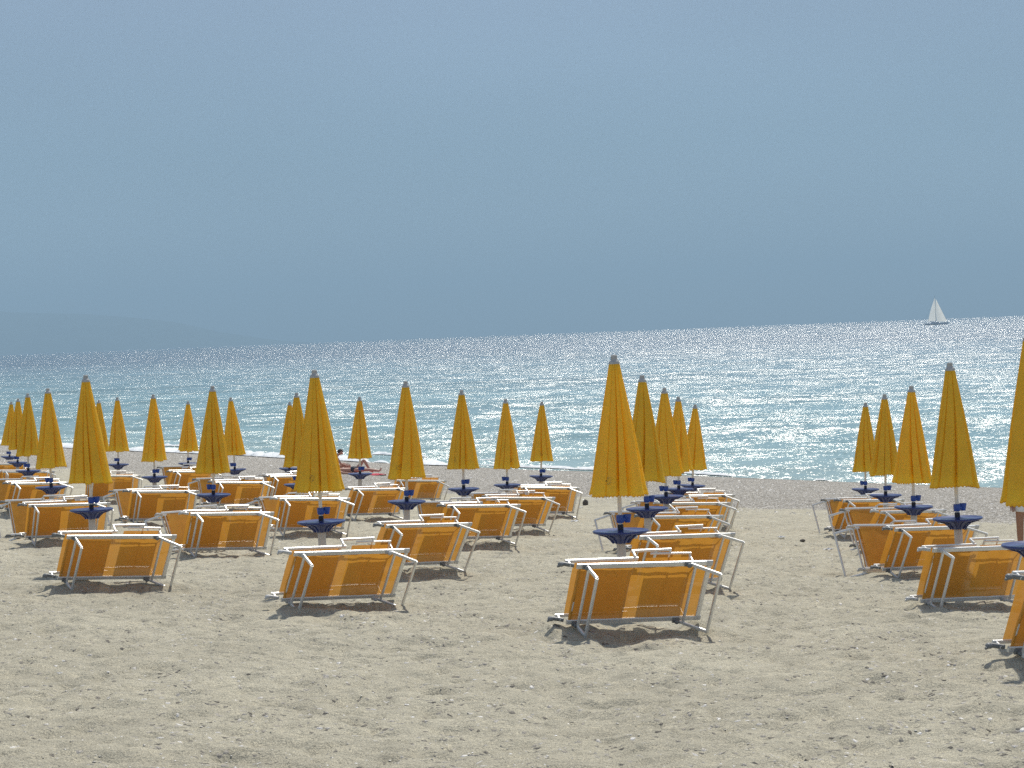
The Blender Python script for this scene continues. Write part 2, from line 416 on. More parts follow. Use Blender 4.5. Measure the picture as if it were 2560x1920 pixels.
# where each tipped sunbed rests: lower rail end at the hinge (relative to the eye), rail direction, direction up across the bed
BEDS = {
'A3':[[0.399, 18.56, -2.608], [0.961, 0.275, -0.042], [0.173, -0.476, 0.862]],
'A2':[[-2.466, 21.363, -2.655], [0.89, 0.453, -0.053], [0.302, -0.499, 0.812]],
'A1':[[-5.286, 23.755, -2.606], [0.893, 0.444, -0.073], [0.313, -0.497, 0.809]],
'A4':[[4.282, 22.239, -3.043], [0.93, 0.364, -0.043], [0.178, -0.348, 0.92]],
'A10':[[-4.909, 30.442, -2.983], [0.896, 0.439, -0.063], [0.265, -0.417, 0.869]],
'A4u':[[-7.768, 32.763, -2.92], [0.927, 0.373, -0.04], [0.232, -0.487, 0.842]],
'A3u':[[-10.626, 43.097, -3.228], [0.806, 0.589, -0.061], [0.344, -0.381, 0.858]],
'A2u':[[-12.852, 51.869, -3.498], [0.948, 0.312, -0.058], [0.183, -0.388, 0.903]],
'A8':[[-7.349, 39.203, -3.235], [0.914, 0.401, -0.06], [0.239, -0.411, 0.88]],
'A11':[[-6.761, 45.897, -3.516], [0.918, 0.391, -0.062], [0.275, -0.516, 0.811]],
'A13':[[-4.238, 36.108, -3.237], [0.918, 0.392, -0.062], [0.248, -0.444, 0.861]],
'A15':[[-3.508, 42.413, -3.564], [0.837, 0.544, -0.057], [0.329, -0.418, 0.847]],
'A16':[[-1.876, 26.535, -2.896], [0.836, 0.546, -0.06], [0.339, -0.427, 0.839]],
'A17':[[-1.262, 32.875, -3.197], [0.898, 0.437, -0.058], [0.275, -0.454, 0.848]],
'A18':[[-0.647, 37.243, -3.41], [0.9, 0.429, -0.071], [0.302, -0.498, 0.813]],
'A19':[[-0.021, 43.804, -3.756], [0.964, 0.258, -0.07], [0.191, -0.48, 0.856]],
'Ax':[[-3.066, 50.825, -3.909], [0.937, 0.343, -0.069], [0.277, -0.607, 0.745]],
'A21':[[1.229, 23.862, -2.929], [0.894, 0.446, -0.048], [0.244, -0.394, 0.886]],
'A22':[[1.628, 29.738, -3.174], [0.897, 0.437, -0.063], [0.304, -0.506, 0.807]],
'A23':[[2.248, 34.522, -3.432], [0.906, 0.418, -0.063], [0.264, -0.444, 0.856]],
'A24':[[2.797, 39.316, -3.678], [0.953, 0.299, -0.052], [0.204, -0.506, 0.838]],
'A27':[[4.716, 26.981, -3.254], [0.927, 0.373, -0.04], [0.212, -0.434, 0.875]],
'A26':[[5.332, 31.881, -3.447], [0.877, 0.478, -0.057], [0.305, -0.461, 0.833]],
'A25':[[5.553, 36.59, -3.687], [0.911, 0.408, -0.058], [0.245, -0.424, 0.872]],
'A29':[[3.554, 15.2, -2.465], [0.955, 0.295, -0.042], [0.16, -0.43, 0.89]],
'A7':[[-10.39, 50.108, -3.555], [0.952, 0.301, -0.059], [0.194, -0.44, 0.877]],
'A9':[[-9.027, 53.78, -3.763], [0.812, 0.581, -0.059], [0.323, -0.362, 0.875]],
'A12':[[-6.058, 50.1, -3.731], [0.877, 0.477, -0.05], [0.284, -0.433, 0.855]],
'A1u':[[-15.214, 59.407, -3.694], [0.949, 0.312, -0.046], [0.17, -0.383, 0.908]],
'B4':[[-8.3, 34.246, -3.04], [0.811, 0.584, -0.045], [-0.211, 0.363, 0.907]],
'B8':[[-7.646, 40.189, -3.336], [0.779, 0.625, -0.054], [-0.236, 0.371, 0.898]],
'B10':[[-5.164, 31.146, -3.092], [0.653, 0.756, -0.036], [-0.293, 0.296, 0.909]],
'B13':[[-4.449, 37.243, -3.371], [0.648, 0.76, -0.05], [-0.286, 0.304, 0.909]],
'B17':[[-1.512, 33.878, -3.303], [0.824, 0.563, -0.062], [-0.178, 0.362, 0.915]],
'B18':[[-0.736, 38.413, -3.534], [0.824, 0.563, -0.062], [-0.177, 0.36, 0.916]],
'B19':[[-0.031, 44.339, -3.878], [0.824, 0.564, -0.061], [-0.183, 0.367, 0.912]],
'B21':[[1.577, 31.928, -3.407], [0.823, 0.562, -0.076], [-0.191, 0.401, 0.896]],
'B22':[[2.184, 35.515, -3.561], [0.824, 0.563, -0.062], [-0.18, 0.364, 0.914]],
'B25':[[5.844, 38.266, -3.879], [0.857, 0.511, -0.068], [-0.158, 0.386, 0.909]],
'B26':[[5.327, 32.72, -3.573], [0.837, 0.545, -0.06], [-0.178, 0.374, 0.91]],
'B27':[[4.571, 27.373, -3.319], [0.847, 0.526, -0.081], [-0.149, 0.38, 0.913]],
'B11':[[-7.164, 47.358, -3.634], [0.833, 0.551, -0.06], [-0.172, 0.361, 0.916]],
'B9':[[-9.47, 56.211, -3.831], [0.82, 0.57, -0.058], [-0.191, 0.369, 0.91]],
'B12':[[-6.138, 51.424, -3.847], [0.824, 0.563, -0.06], [-0.177, 0.357, 0.917]],
'B3':[[-11.205, 44.901, -3.328], [0.824, 0.563, -0.061], [-0.175, 0.356, 0.918]],
}

# ------------------------------------------------------------------ ground form (camera foot at the origin, sea level z = 0)
SHX = [-200, -70, -31.1, -13.6, -3.6, 0.23, 3.1, 9.4, 15.5, 40, 130]
SHY = [330, 174, 125.7, 103, 89.5, 84.3, 81.3, 73.4, 66.2, 37, -75]
def shore_y(x): return np.interp(x, SHX, SHY)
def smooth01(t):
    t = np.clip(t, 0, 1); return t * t * (3 - 2 * t)
def ground(x, y):
    x = np.asarray(x, float); y = np.asarray(y, float)
    xx = np.clip(x, -36, 26); yy = np.clip(y, -6, 120)
    g = -1.8024 - 0.0449 * xx - 0.0497 * yy + 0.0001007 * (yy - 12) ** 2 + CAM_Z
    g = g + 0.16 * np.exp(-((x - 4.2) ** 2 + (y - 15.8) ** 2) / (2 * 1.9 ** 2))
    d = (y - shore_y(x)) * 0.62
    prof = np.where(d < 0, -0.062 * d, np.maximum(-0.09 * d, -6))
    w = smooth01((d + 17) / 13)
    return g * (1 - w) + prof * w
def gz(x, y): return float(ground(x, y))

_VN = {}
def vnoise(x, y, seed):
    """smooth value noise on arrays"""
    if seed not in _VN: _VN[seed] = np.random.default_rng(seed).random((256, 256))
    T = _VN[seed]
    xi = np.floor(x).astype(int); yi = np.floor(y).astype(int)
    fx = x - xi; fy = y - yi
    fx = fx * fx * (3 - 2 * fx); fy = fy * fy * (3 - 2 * fy)
    a = T[xi % 256, yi % 256]; b = T[(xi + 1) % 256, yi % 256]; c = T[xi % 256, (yi + 1) % 256]; d = T[(xi + 1) % 256, (yi + 1) % 256]
    return (a * (1 - fx) + b * fx) * (1 - fy) + (c * (1 - fx) + d * fx) * fy

def relief(x, y):
    """footprints, scuffs and small heaps in the dry sand"""
    near = 1 - 0.5 * smooth01((y - 26) / 35)
    h = (vnoise(x * 0.9 + 9, y * 0.9, 1) - .5) * 0.05 + (vnoise(x * 2.3, y * 2.3 + 5, 2) - .5) * 0.05
    n = vnoise(x * 4.1 + 3, y * 4.6, 3)
    h = h - 0.055 * np.maximum(n - 0.60, 0) / 0.4
    n = vnoise(x * 6.3 + 30, y * 7.0, 4)
    h = h - 0.045 * np.maximum(n - 0.62, 0) / 0.38 + 0.02 * np.maximum(0.35 - n, 0) / 0.35
    n = vnoise(x * 9.5 + 11, y * 8.0 + 2, 6)
    h = h - 0.040 * np.maximum(n - 0.60, 0) / 0.40
    h = h + (vnoise(x * 13, y * 13, 5) - .5) * 0.022
    return h * near

def axis_lines(lo, hi, fine_lo, fine_hi, step, grow, smax):
    a = list(np.arange(fine_lo, fine_hi + 1e-6, step))
    s = step; v = a[-1]
    while v < hi: s = min(s * grow, smax); v += s; a.append(v)
    s = step; v = a[0]; b = []
    while v > lo: s = min(s * grow, smax); v -= s; b.append(v)
    return np.array(b[::-1] + a)

def grid_mesh(name, X, Y, Z, mat, attrs=None):
    ny, nx = X.shape
    co = np.stack([X, Y, Z], -1).reshape(-1, 3).astype(np.float32)
    idx = np.arange(nx * ny).reshape(ny, nx)
    q = np.stack([idx[:-1, :-1], idx[:-1, 1:], idx[1:, 1:], idx[1:, :-1]], -1).reshape(-1, 4)
    me = bpy.data.meshes.new(name)
    me.vertices.add(len(co)); me.vertices.foreach_set('co', co.ravel())
    me.loops.add(q.size); me.loops.foreach_set('vertex_index', q.ravel().astype(np.int32))
    me.polygons.add(len(q)); me.polygons.foreach_set('loop_start', (np.arange(len(q)) * 4).astype(np.int32))
    me.polygons.foreach_set('loop_total', np.full(len(q), 4, np.int32))
    me.polygons.foreach_set('use_smooth', np.ones(len(q), bool))
    me.update(calc_edges=True); me.validate()
    for k, a in (attrs or {}).items():
        at = me.attributes.new(k, 'FLOAT', 'POINT'); at.data.foreach_set('value', a.ravel().astype(np.float32))
    me.materials.append(mat)
    o = bpy.data.objects.new(name, me); COL.objects.link(o)
    return o

def berms(X, Y, Z):
    """sand banked up along the rail each sunbed rests on"""
    for k, (p, r, c) in BEDS.items():
        ax, ay = p[0], p[1]; n = math.hypot(r[0], r[1]); rx, ry = r[0] / n, r[1] / n
        i0, i1 = np.searchsorted(X[0], [ax - 1.2, ax + 2.4]); j0, j1 = np.searchsorted(Y[:, 0], [ay - 1.5, ay + 2.4])
        x = X[j0:j1, i0:i1]; y = Y[j0:j1, i0:i1]
        if x.size == 0: continue
        s_ = (x - ax) * rx + (y - ay) * ry; q = -(x - ax) * ry + (y - ay) * rx
        sc = np.clip(s_, -0.05, 1.3); e2 = (s_ - sc) ** 2
        rail = p[2] + CAM_Z + r[2] * sc
        base = ground(x, y)
        amp = np.clip(rail - 0.035 - base, 0, 0.16) * (1.0 if k[0] == 'A' else 0.9)
        amp = amp * (0.72 + 0.5 * vnoise(x * 5, y * 3, 77))
        Z[j0:j1, i0:i1] += amp * np.exp(-((q - 0.10) ** 2) / (2 * 0.16 ** 2) - e2 / (2 * 0.15 ** 2))
    return Z
def build_beach():
    xs = axis_lines(-150, 130, -6.5, 6.5, 0.05, 1.015, 2.0)
    ys = axis_lines(-30, 300, 11.0, 25.0, 0.05, 1.006, 1.5)
    X, Y = np.meshgrid(xs, ys)
    d = (Y - shore_y(X)) * 0.62
    fade = 1 - smooth01((d + 4) / 4) * 0.9
    Z = ground(X, Y) + relief(X, Y) * fade
    edge = (vnoise(X * 0.25, Y * 0.25, 11) - .5) * 5 + (vnoise(X * 1.1, Y * 1.1, 12) - .5) * 2.0
    Z = berms(X, Y, Z)
    gravel = smooth01((d + 18.5 + edge) / 2.5) * 0.97
    # shallow ridge where the gravel begins
    Z = Z + 0.07 * np.exp(-((d + 13 + edge * .4) / 1.6) ** 2) * fade
    wet = smooth01((d + 1.0 + edge * 0.12) / 1.2) * 0.6
    o = grid_mesh('beach', X, Y, Z, M['sand'], dict(gravel=gravel, wet=wet))
    tag(o, kind='structure')
build_beach()

def build_sea():
    def lines(lo, hi, start, step, grow):
        a = [start]; s = step
        while a[-1] < hi: a.append(min(a[-1] + s, hi)); s *= grow
        b = [start]; s = step
        while b[-1] > lo: b.append(max(b[-1] - s, lo)); s *= grow
        return np.array(b[::-1] + a[1:])
    xs = lines(-26500, 26500, 0, 2.0, 1.06); ys = lines(-120, 26500, 80, 1.5, 1.05)
    X, Y = np.meshgrid(xs, ys)
    d = np.maximum((Y - np.interp(X, SHX + [500], SHY + [-500])) * 0.62, 0)
    o = grid_mesh('sea', X, Y, np.zeros_like(X), M['sea'], dict(offshore=np.clip(d / 400, 0, 1)))
    tag(o, kind='structure')
build_sea()

def build_foam(name, x0, x1, d0, width, hmax, seed, thr):
    """ragged white crest lying along the waterline"""
    n = int((x1 - x0) / 0.12); m = 14
    xs = np.linspace(x0, x1, n)
    t = np.linspace(0, 1, m)
    Xc, T = np.meshgrid(xs, t)
    a = vnoise(Xc * 0.35, Xc * 0, seed); b = vnoise(Xc * 1.7, Xc * 0 + 3, seed + 1); c = vnoise(Xc * 4.5, Xc * 0 + 7, seed + 2)
    amp = np.clip((a * 0.6 + b * 0.4 - thr) / 0.25, 0, 1)
    tap = smooth01((Xc - x0) / 2.0) * smooth01((x1 - Xc) / 3.0)
    amp = amp * tap
    wd = width * (0.45 + 0.8 * b + 0.25 * c) * (0.25 + 0.75 * amp)
    D = d0 + (a - .5) * 1.2 + (b - .5) * 0.5 + (T - 0.5) * wd
    Y = shore_y(Xc) + D / 0.62
    prof = np.sin(np.pi * T) ** 0.7
    Z = prof * hmax * amp * (0.5 + 0.7 * c) + vnoise(Xc * 6, T * 6, seed + 3) * 0.07 * amp * prof
    g = ground(Xc, Y)
    Z = np.maximum(Z, 0) + np.maximum(g, 0) - 0.05 + 0.085 * np.clip(amp * 4, 0, 1)
    o = grid_mesh(name, Xc, Y, Z, M['foam'])
    tag(o, kind='structure')
build_foam('foam', -60, -1.0, 0.2, 1.7, 0.16, 21, 0.12)
build_foam('foam', -2.0, 24, 0.3, 0.5, 0.035, 31, 0.40)
build_foam('foam', -60, 0, 3.0, 0.5, 0.06, 41, 0.55)

def build_hills():
    mb_x = np.linspace(-12000, -1220, 160) * 1.9; v = np.linspace(0, 1, 18)
    X, V = np.meshgrid(mb_x, v)
    H = 1.9 * np.interp(mb_x / 1.9, [-12000, -6000, -4000, -2954, -2450, -2019, -1618, -1400, -1220], [300, 320, 345, 262, 215, 152, 62, 20, 0])
    r = (vnoise(X / 800, V * 0 + 1, 61) - .5) * 25 * (H / 200) + (vnoise(X / 1700, V * 5, 62) - .5) * 30 * (H / 250)
    prof = np.sin(np.pi * np.clip(V, 0, 1)) ** 0.8
    Z = np.maximum((H + r) * prof, 0) - 3
    Y = 22300 + V * 3600 + (vnoise(X / 700, V * 3, 63) - .5) * 300
    o = grid_mesh('hills', X, Y, Z, M['hill']); tag(o, kind='structure')
build_hills()

# ------------------------------------------------------------------ loose pebbles (stuff)
def build_pebbles():
    base = []
    for k in range(6):
        ph = [(0, 0, 1)] + [(math.cos(2 * math.pi * i / 6), math.sin(2 * math.pi * i / 6), 0.1) for i in range(6)]
        base.append([(x * random.uniform(.75, 1.2), y * random.uniform(.75, 1.2), z * random.uniform(.6, 1.0)) for x, y, z in ph])
    vs = []; fs = []
    pts = []
    for _ in range(9000):
        y = 10.8 + 50 * random.random() ** 1.6
        pts.append((random.uniform(-0.29, 0.29) * y, y, random.choice((0.005, 0.006, 0.008, 0.011)) * random.uniform(.7, 1.3)))
    for _ in range(13000):
        x = random.uniform(-32, 20)
        pts.append((x, float(shore_y(x)) + random.uniform(-19, -0.6) / 0.62, random.choice((0.018, 0.028, 0.042)) * random.uniform(.7, 1.3)))
    A = np.array(pts); ZZ = ground(A[:, 0], A[:, 1]) + relief(A[:, 0], A[:, 1])
    for (x, y, s), z in zip(pts, ZZ):
        b = random.choice(base); a = random.uniform(0, 6.28); ca, sa = math.cos(a), math.sin(a); o = len(vs)
        for (p, q, r_) in b:
            vs.append((x + s * (p * ca - q * sa), y + s * (p * sa + q * ca), z + s * 0.75 * r_ - 0.15 * s))
        for i in range(6): fs.append((o, o + 1 + i, o + 1 + (i + 1) % 6))
    me = bpy.data.meshes.new('pebbles'); me.from_pydata(vs, [], fs); me.update()
    m, nt, N, L, out = new_mat('pebble_mix')
    tc = N('ShaderNodeNewGeometry'); r = N('ShaderNodeValToRGB'); el = r.color_ramp.elements
    for i, (p, c) in enumerate([(0.0, (0.22, 0.205, 0.18)), (0.4, (0.36, 0.335, 0.285)), (0.85, (0.52, 0.49, 0.43)), (1.0, (0.85, 0.83, 0.79))]):
        e_ = el[i] if i < 2 else el.new(p)
        e_.position = p; e_.color = c + (1,)
    L(tc.outputs['Random Per Island'], r.inputs[0])
    b = N('ShaderNodeBsdfPrincipled'); b.inputs['Roughness'].default_value = 0.5
    L(r.outputs[0], b.inputs['Base Color']); L(b.outputs[0], out.inputs['Surface'])
    me.materials.append(m)
    o = bpy.data.objects.new('pebbles', me); COL.objects.link(o)
    tag(o, 'small grey and white pebbles scattered over the sand and gravel', 'pebbles', kind='stuff')
build_pebbles()

# ------------------------------------------------------------------ sunbeds
# local frame: x along the rails (0 at the hinged end), y across (negative = away from the ground rail), z = minus the leg side
BL_, BW = 1.27, 0.66
FLIP = [1]
def P(s, c, o): return (s - BL_ / 2, -c * FLIP[0], -o)
UPc, UPo, UPs = (0, -1, 0), (0, 0, -1), (1, 0, 0)
def cloth_panel(s0, s1, c0, c1, o, sag, seed, ns=30, nc=16, crease=0.003):
    S_, C_ = np.meshgrid(np.linspace(s0, s1, ns), np.linspace(c0, c1, nc))
    u = (S_ - s0) / (s1 - s0); v = (C_ - c0) / (c1 - c0)
    O_ = o + sag * np.sin(np.pi * v) * (0.6 + 0.4 * np.sin(np.pi * u)) + (vnoise(S_ * 9 + seed, C_ * 5, seed) - .5) * crease * 2 \
        + (vnoise(S_ * 26, C_ * 14 + seed, seed + 1) - .5) * crease
    mb = MB()
    vs = [P(a, b, c) for a, b, c in zip(S_.ravel(), C_.ravel(), O_.ravel())]
    fs = [(j * ns + i, j * ns + i + 1, (j + 1) * ns + i + 1, (j + 1) * ns + i) for j in range(nc - 1) for i in range(ns - 1)]
    mb.add(vs, fs)
    return mb
def make_bed(kind, variant):
    root = empty('sunbed')
    FLIP[0] = 1 if kind == 'A' else -1
    dark = variant % 2 == 0
    hinge_mat = M['grey_plastic'] if dark else M['pale_plastic']
    f = MB()
    f.bar(P(0, .635, 0), P(BL_, .635, 0), .028, .05, UPc)
    f.bar(P(0, .025, 0), P(BL_, .025, 0), .028, .05, UPc)
    f.bar(P(BL_ - .022, .05, 0), P(BL_ - .022, .61, 0), .026, .044, UPs)
    f.bar(P(.035, .05, -.012), P(.035, .61, -.012), .02, .02, UPs)
    f.build('frame', M['alu'], root)
    for c in (.025, .635):
        k = MB(); k.bar(P(BL_ - .055, c, 0), P(BL_ + .006, c, 0), .032, .054, UPc, .3); k.build('corner_joint', M['pale_plastic'], root)
    cp = cloth_panel(.008, BL_ - .046, .045, .615, .004, -.006, 3 + variant, 44, 20, 0.006 if variant != 1 else 0.010)
    cp.build('fabric', M['bedcloth'], root, smooth=True)
    # the two U legs swing out from the underside
    if kind == 'A': legs = [(.082, .045, .21), (1.04, .245, .20)]
    else: legs = [(.082, -.20, .27), (1.04, .10, .27)]
    for (s, e_, o_) in legs:
        lg = MB()
        for c in (.012, .648):
            lg.bar(P(s, c, .018), P(s + e_, c, o_), .022, .032, UPc)
        i0 = .22
        lg.bar(P(s + e_ * i0, .022, o_ * i0 + .012), P(s + e_ * i0, .638, o_ * i0 + .012), .026, .024, UPs)
        lg.bar(P(s + e_ - .004, .004, o_), P(s + e_ - .004, .656, o_), .028, .026, UPs)
        leg = lg.build('leg', M['alu'], root)
        for c in (.016, .644):
            b = MB(); b.bar(P(s - .035, c, .022), P(s + .03, c, .022), .03, .05, UPc, .35)
            b.ball(P(s, c, .045), .026, .022, .022)
            b.build('bracket', hinge_mat, leg)
    # back rest folded flat behind the seat
    bk = MB()
    for c in (.630, .030):
        bk.bar(P(-.085, c, -.088), P(.60, c, -.100), .024, .032, UPc)
        bk.bar(P(-.05, c, -.015), P(-.06, c, -.09), .02, .024, UPc)
    bk.bar(P(.545, .04, -.100), P(.545, .62, -.100), .016, .018, UPs)
    back = bk.build('backrest', M['alu'], root)
    cloth_panel(.0, .535, .045, .615, -.098, -.008, 13 + variant, 22, 16).build('backrest_fabric', M['bedcloth'], back, smooth=True)
    # shade hood: U tubes and a short cloth, folded on top of the back rest
    hd = MB()
    for c in (.655, .010):
        hd.bar(P(.56, c, -.180), P(.94, c, -.192), .022, .026, UPc)
        hd.bar(P(.57, c, -.098), P(.57, c, -.185), .018, .022, UPc)
    for c in (.632, .033):
        hd.bar(P(.74, c, -.168), P(1.125, c, -.160), .018, .018, UPc)
    hd.bar(P(1.12, .035, -.160), P(1.12, .63, -.160), .016, .016, UPs)
    hd.bar(P(.93, .012, -.186), P(.93, .652, -.186), .014, .014, UPs)
    for c in (.612, .052):
        hd.bar(P(1.115, c, -.015), P(1.115, c, -.160), .011, .014, UPs)
    hood = hd.build('shade_hood', M['alu'], root)
    cloth_panel(.70, 1.112, .07, .590, -.160, -.006, 23 + variant, 20, 12).build('hood_fabric', M['bedcloth'], hood, smooth=True)
    # hinge blocks at the head end
    for c in (.03, .63):
        h = MB()
        h.bar(P(-.13, c, -.055), P(-.02, c, -.02), .03, .036, UPc, .3)
        h.ball(P(-.135, c, -.045), .03, .022, .026)
        h.bar(P(-.17, c - .012, -.03), P(-.11, c, -.045), .018, .022, UPc)
        h.build('hinge', hinge_mat, root)
    return root
PROTO = {}
def place_bed(key, m, label, variant, kind):
    k = (kind, variant)
    if k not in PROTO:
        PROTO[k] = make_bed(kind, variant); o = PROTO[k]
    else: o = copy_tree(PROTO[k])
    B0, r, c = [Vector(a) for a in m[:3]]
    r.normalize(); c = (c - r * c.dot(r)).normalized()
    yax = -c if kind == 'A' else c
    R = Matrix((r, yax, r.cross(yax))).transposed().to_4x4()
    base = B0 + r * (BL_ / 2) + Vector((0, 0, CAM_Z))
    R.translation = base
    o.matrix_world = R
    tag(o, label, 'sunbed', 'orange sunbeds tipped on their sides')

F_ = 'upright orange sunbed, '
S_2 = 'back-leaning orange sunbed, '
BED_LABEL = {
'A3': F_ + 'nearest whole one, right of centre, creased cloth',
'A2': F_ + 'front row left of centre, pale hinge on the sand',
'A1': F_ + 'leftmost of the front row, dark hinge lying on the sand',
'A4': F_ + 'front row at the right, beside the cut-off blue table',
'A29': 'orange sunbed cut off by the right edge, only its hinged end shows on the sand',
'A10': F_ + 'between the first and second front-row sunbeds, under the second-row parasol',
'A4u': F_ + 'second row at far left, just behind the leftmost front-row sunbed',
'A3u': F_ + 'third row at the far left edge, behind a blue table',
'A2u': F_ + 'fourth row at the far left edge, mostly hidden',
'A1u': F_ + 'farthest at the left edge, under the last blue tables',
'A8': F_ + 'below the medium parasol between the two bigger left parasols',
'A7': F_ + 'just right of and behind the leftmost big parasol',
'A9': F_ + 'far row, under the smallest parasol left of centre',
'A11': F_ + 'right of and behind the second tall left parasol',
'A12': F_ + 'far row, half hidden behind the tall parasol left of centre',
'A13': F_ + 'directly behind the pole of the tall parasol left of centre',
'A15': F_ + 'under the small parasol beside the sunbathers',
'A16': F_ + 'second row at centre, its right leg over bare sand',
'A17': F_ + 'third at centre, behind the second-row one',
'A18': F_ + 'fourth row at centre, right of two overlapping ones',
'A19': F_ + 'last of the centre line, nearest the small dark stump',
'Ax': F_ + 'far back, without any parasol of its own in view',
'A21': F_ + 'second in the line right of centre, behind the nearest parasol',
'A22': F_ + 'third in the line right of centre, narrow strip showing',
'A23': F_ + 'fourth in the line right of centre, mostly hidden',
'A24': F_ + 'farthest in the line right of centre',
'A27': F_ + 'in the right group, second row, legs open over bare sand',
'A26': F_ + 'in the right group, third row, under the middle blue table',
'A25': F_ + 'in the right group, farthest one, a thin strip showing',
'B4': S_2 + 'at the far left edge in front of the second row',
'B8': S_2 + 'left of the parasol midway between the two biggest left ones',
'B10': S_2 + 'between the two left front-row sunbeds',
'B13': S_2 + 'behind the tall parasol left of centre',
'B17': S_2 + 'at centre, small corner of cloth behind the second-row sunbed',
'B18': S_2 + 'at centre, thin strip behind the fourth-row rails',
'B19': S_2 + 'at centre beside the gravel, behind the farthest centre sunbed',
'B21': S_2 + 'thin leg on the sand left of the nearest parasol',
'B22': S_2 + 'sliver of cloth left of the third parasol right of centre',
'B25': S_2 + 'farthest back in the right group',
'B26': S_2 + 'third row of the right group, partly behind open legs',
'B27': S_2 + 'nearest in the right group, leg open leftward',
'B11': S_2 + 'left of centre behind the second big left parasol',
'B9': S_2 + 'far row, under the smallest parasol left of centre',
'B12': S_2 + 'farthest one just left of the tall parasol left of centre',
'B3': S_2 + 'third row at the far left edge',
}
for i, (k, m) in enumerate(BEDS.items()):
    kind = k[0]
    var = {'A3': 0, 'A2': 1, 'A1': 2, 'A4': 1, 'A10': 1, 'A16': 2, 'A21': 1, 'A29': 0, 'A17': 2, 'A18': 2}.get(k, i % 3)
    place_bed(k, [m[0], m[1], m[2], (0, 0, 0)], BED_LABEL[k], var, kind)

# ------------------------------------------------------------------ parasols
H_TOP, H_CAN, H_TAB = 2.55, 1.177, 0.823
def canopy_surface(variant):
    r_ = random.Random(100 + variant)
    nf = 9
    ang = sorted([(i + r_.uniform(-.42, .42)) * 2 * math.pi / nf for i in range(nf)])
    amp = [r_.uniform(.5, 1.0) for _ in range(nf)]
    side = r_.random() < .5
    skew = [(.88 if (r_.random() < .8) == side else .12) for _ in range(nf)]
    swirl = r_.uniform(-.45, .45); lean = r_.uniform(.0, .03); la = r_.uniform(-.5, .5)
    wob = [r_.uniform(-1, 1) for _ in range(8)]
    ln = [r_.uniform(-.03, .015) for _ in range(nf)]
    def surf(th, t):
        """t 0 at the top, 1 at the hem"""
        R = 0.052 + 0.222 * (t ** 1.08) + 0.012 * math.sin(math.pi * t)
        if t > .93: R += 0.008 * (t - .93) / .07
        R *= 1 + 0.05 * t * math.sin(th + wob[0] * 3) + 0.04 * t * math.sin(2 * th + wob[1] * 3)
        a = (th + swirl * t + 0.10 * wob[2] * math.sin(t * 3 + wob[3])) % (2 * math.pi)
        k = nf - 1
        for i in range(nf):
            if ang[i] > a: k = i - 1; break
        k %= nf
        a0 = ang[k]; a1 = ang[(k + 1) % nf]
        w = (a1 - a0) % (2 * math.pi); u = ((a - a0) % (2 * math.pi)) / max(w, 1e-4)
        s = skew[k]
        # each gore lies flat and broad, then tucks under the next in a narrow deep crease
        v_ = min(1.0, max(0.0, u if s > .5 else 1 - u))
        f = min(1.0, v_ / .26) ** .55 * min(1.0, (1 - v_) / .035) ** .7 * (1 - .07 * (2 * v_ - 1) ** 2)
        depth = (0.40 + 0.42 * min(1, t * 1.5)) * amp[k]
        R2 = R * (1 - depth * (1 - f) * (0.75 + 0.10 * w))
        z = H_TOP - .075 - (H_TOP - .075 - H_CAN) * t + ln[k] * t * (t > .5) * f * (t - .5) * 2 - (0.006 * math.sin(a * 46) * (t > .985))
        return Vector((R2 * math.cos(th) + lean * t * math.cos(la), R2 * math.sin(th) + lean * t * math.sin(la), z))
    return surf
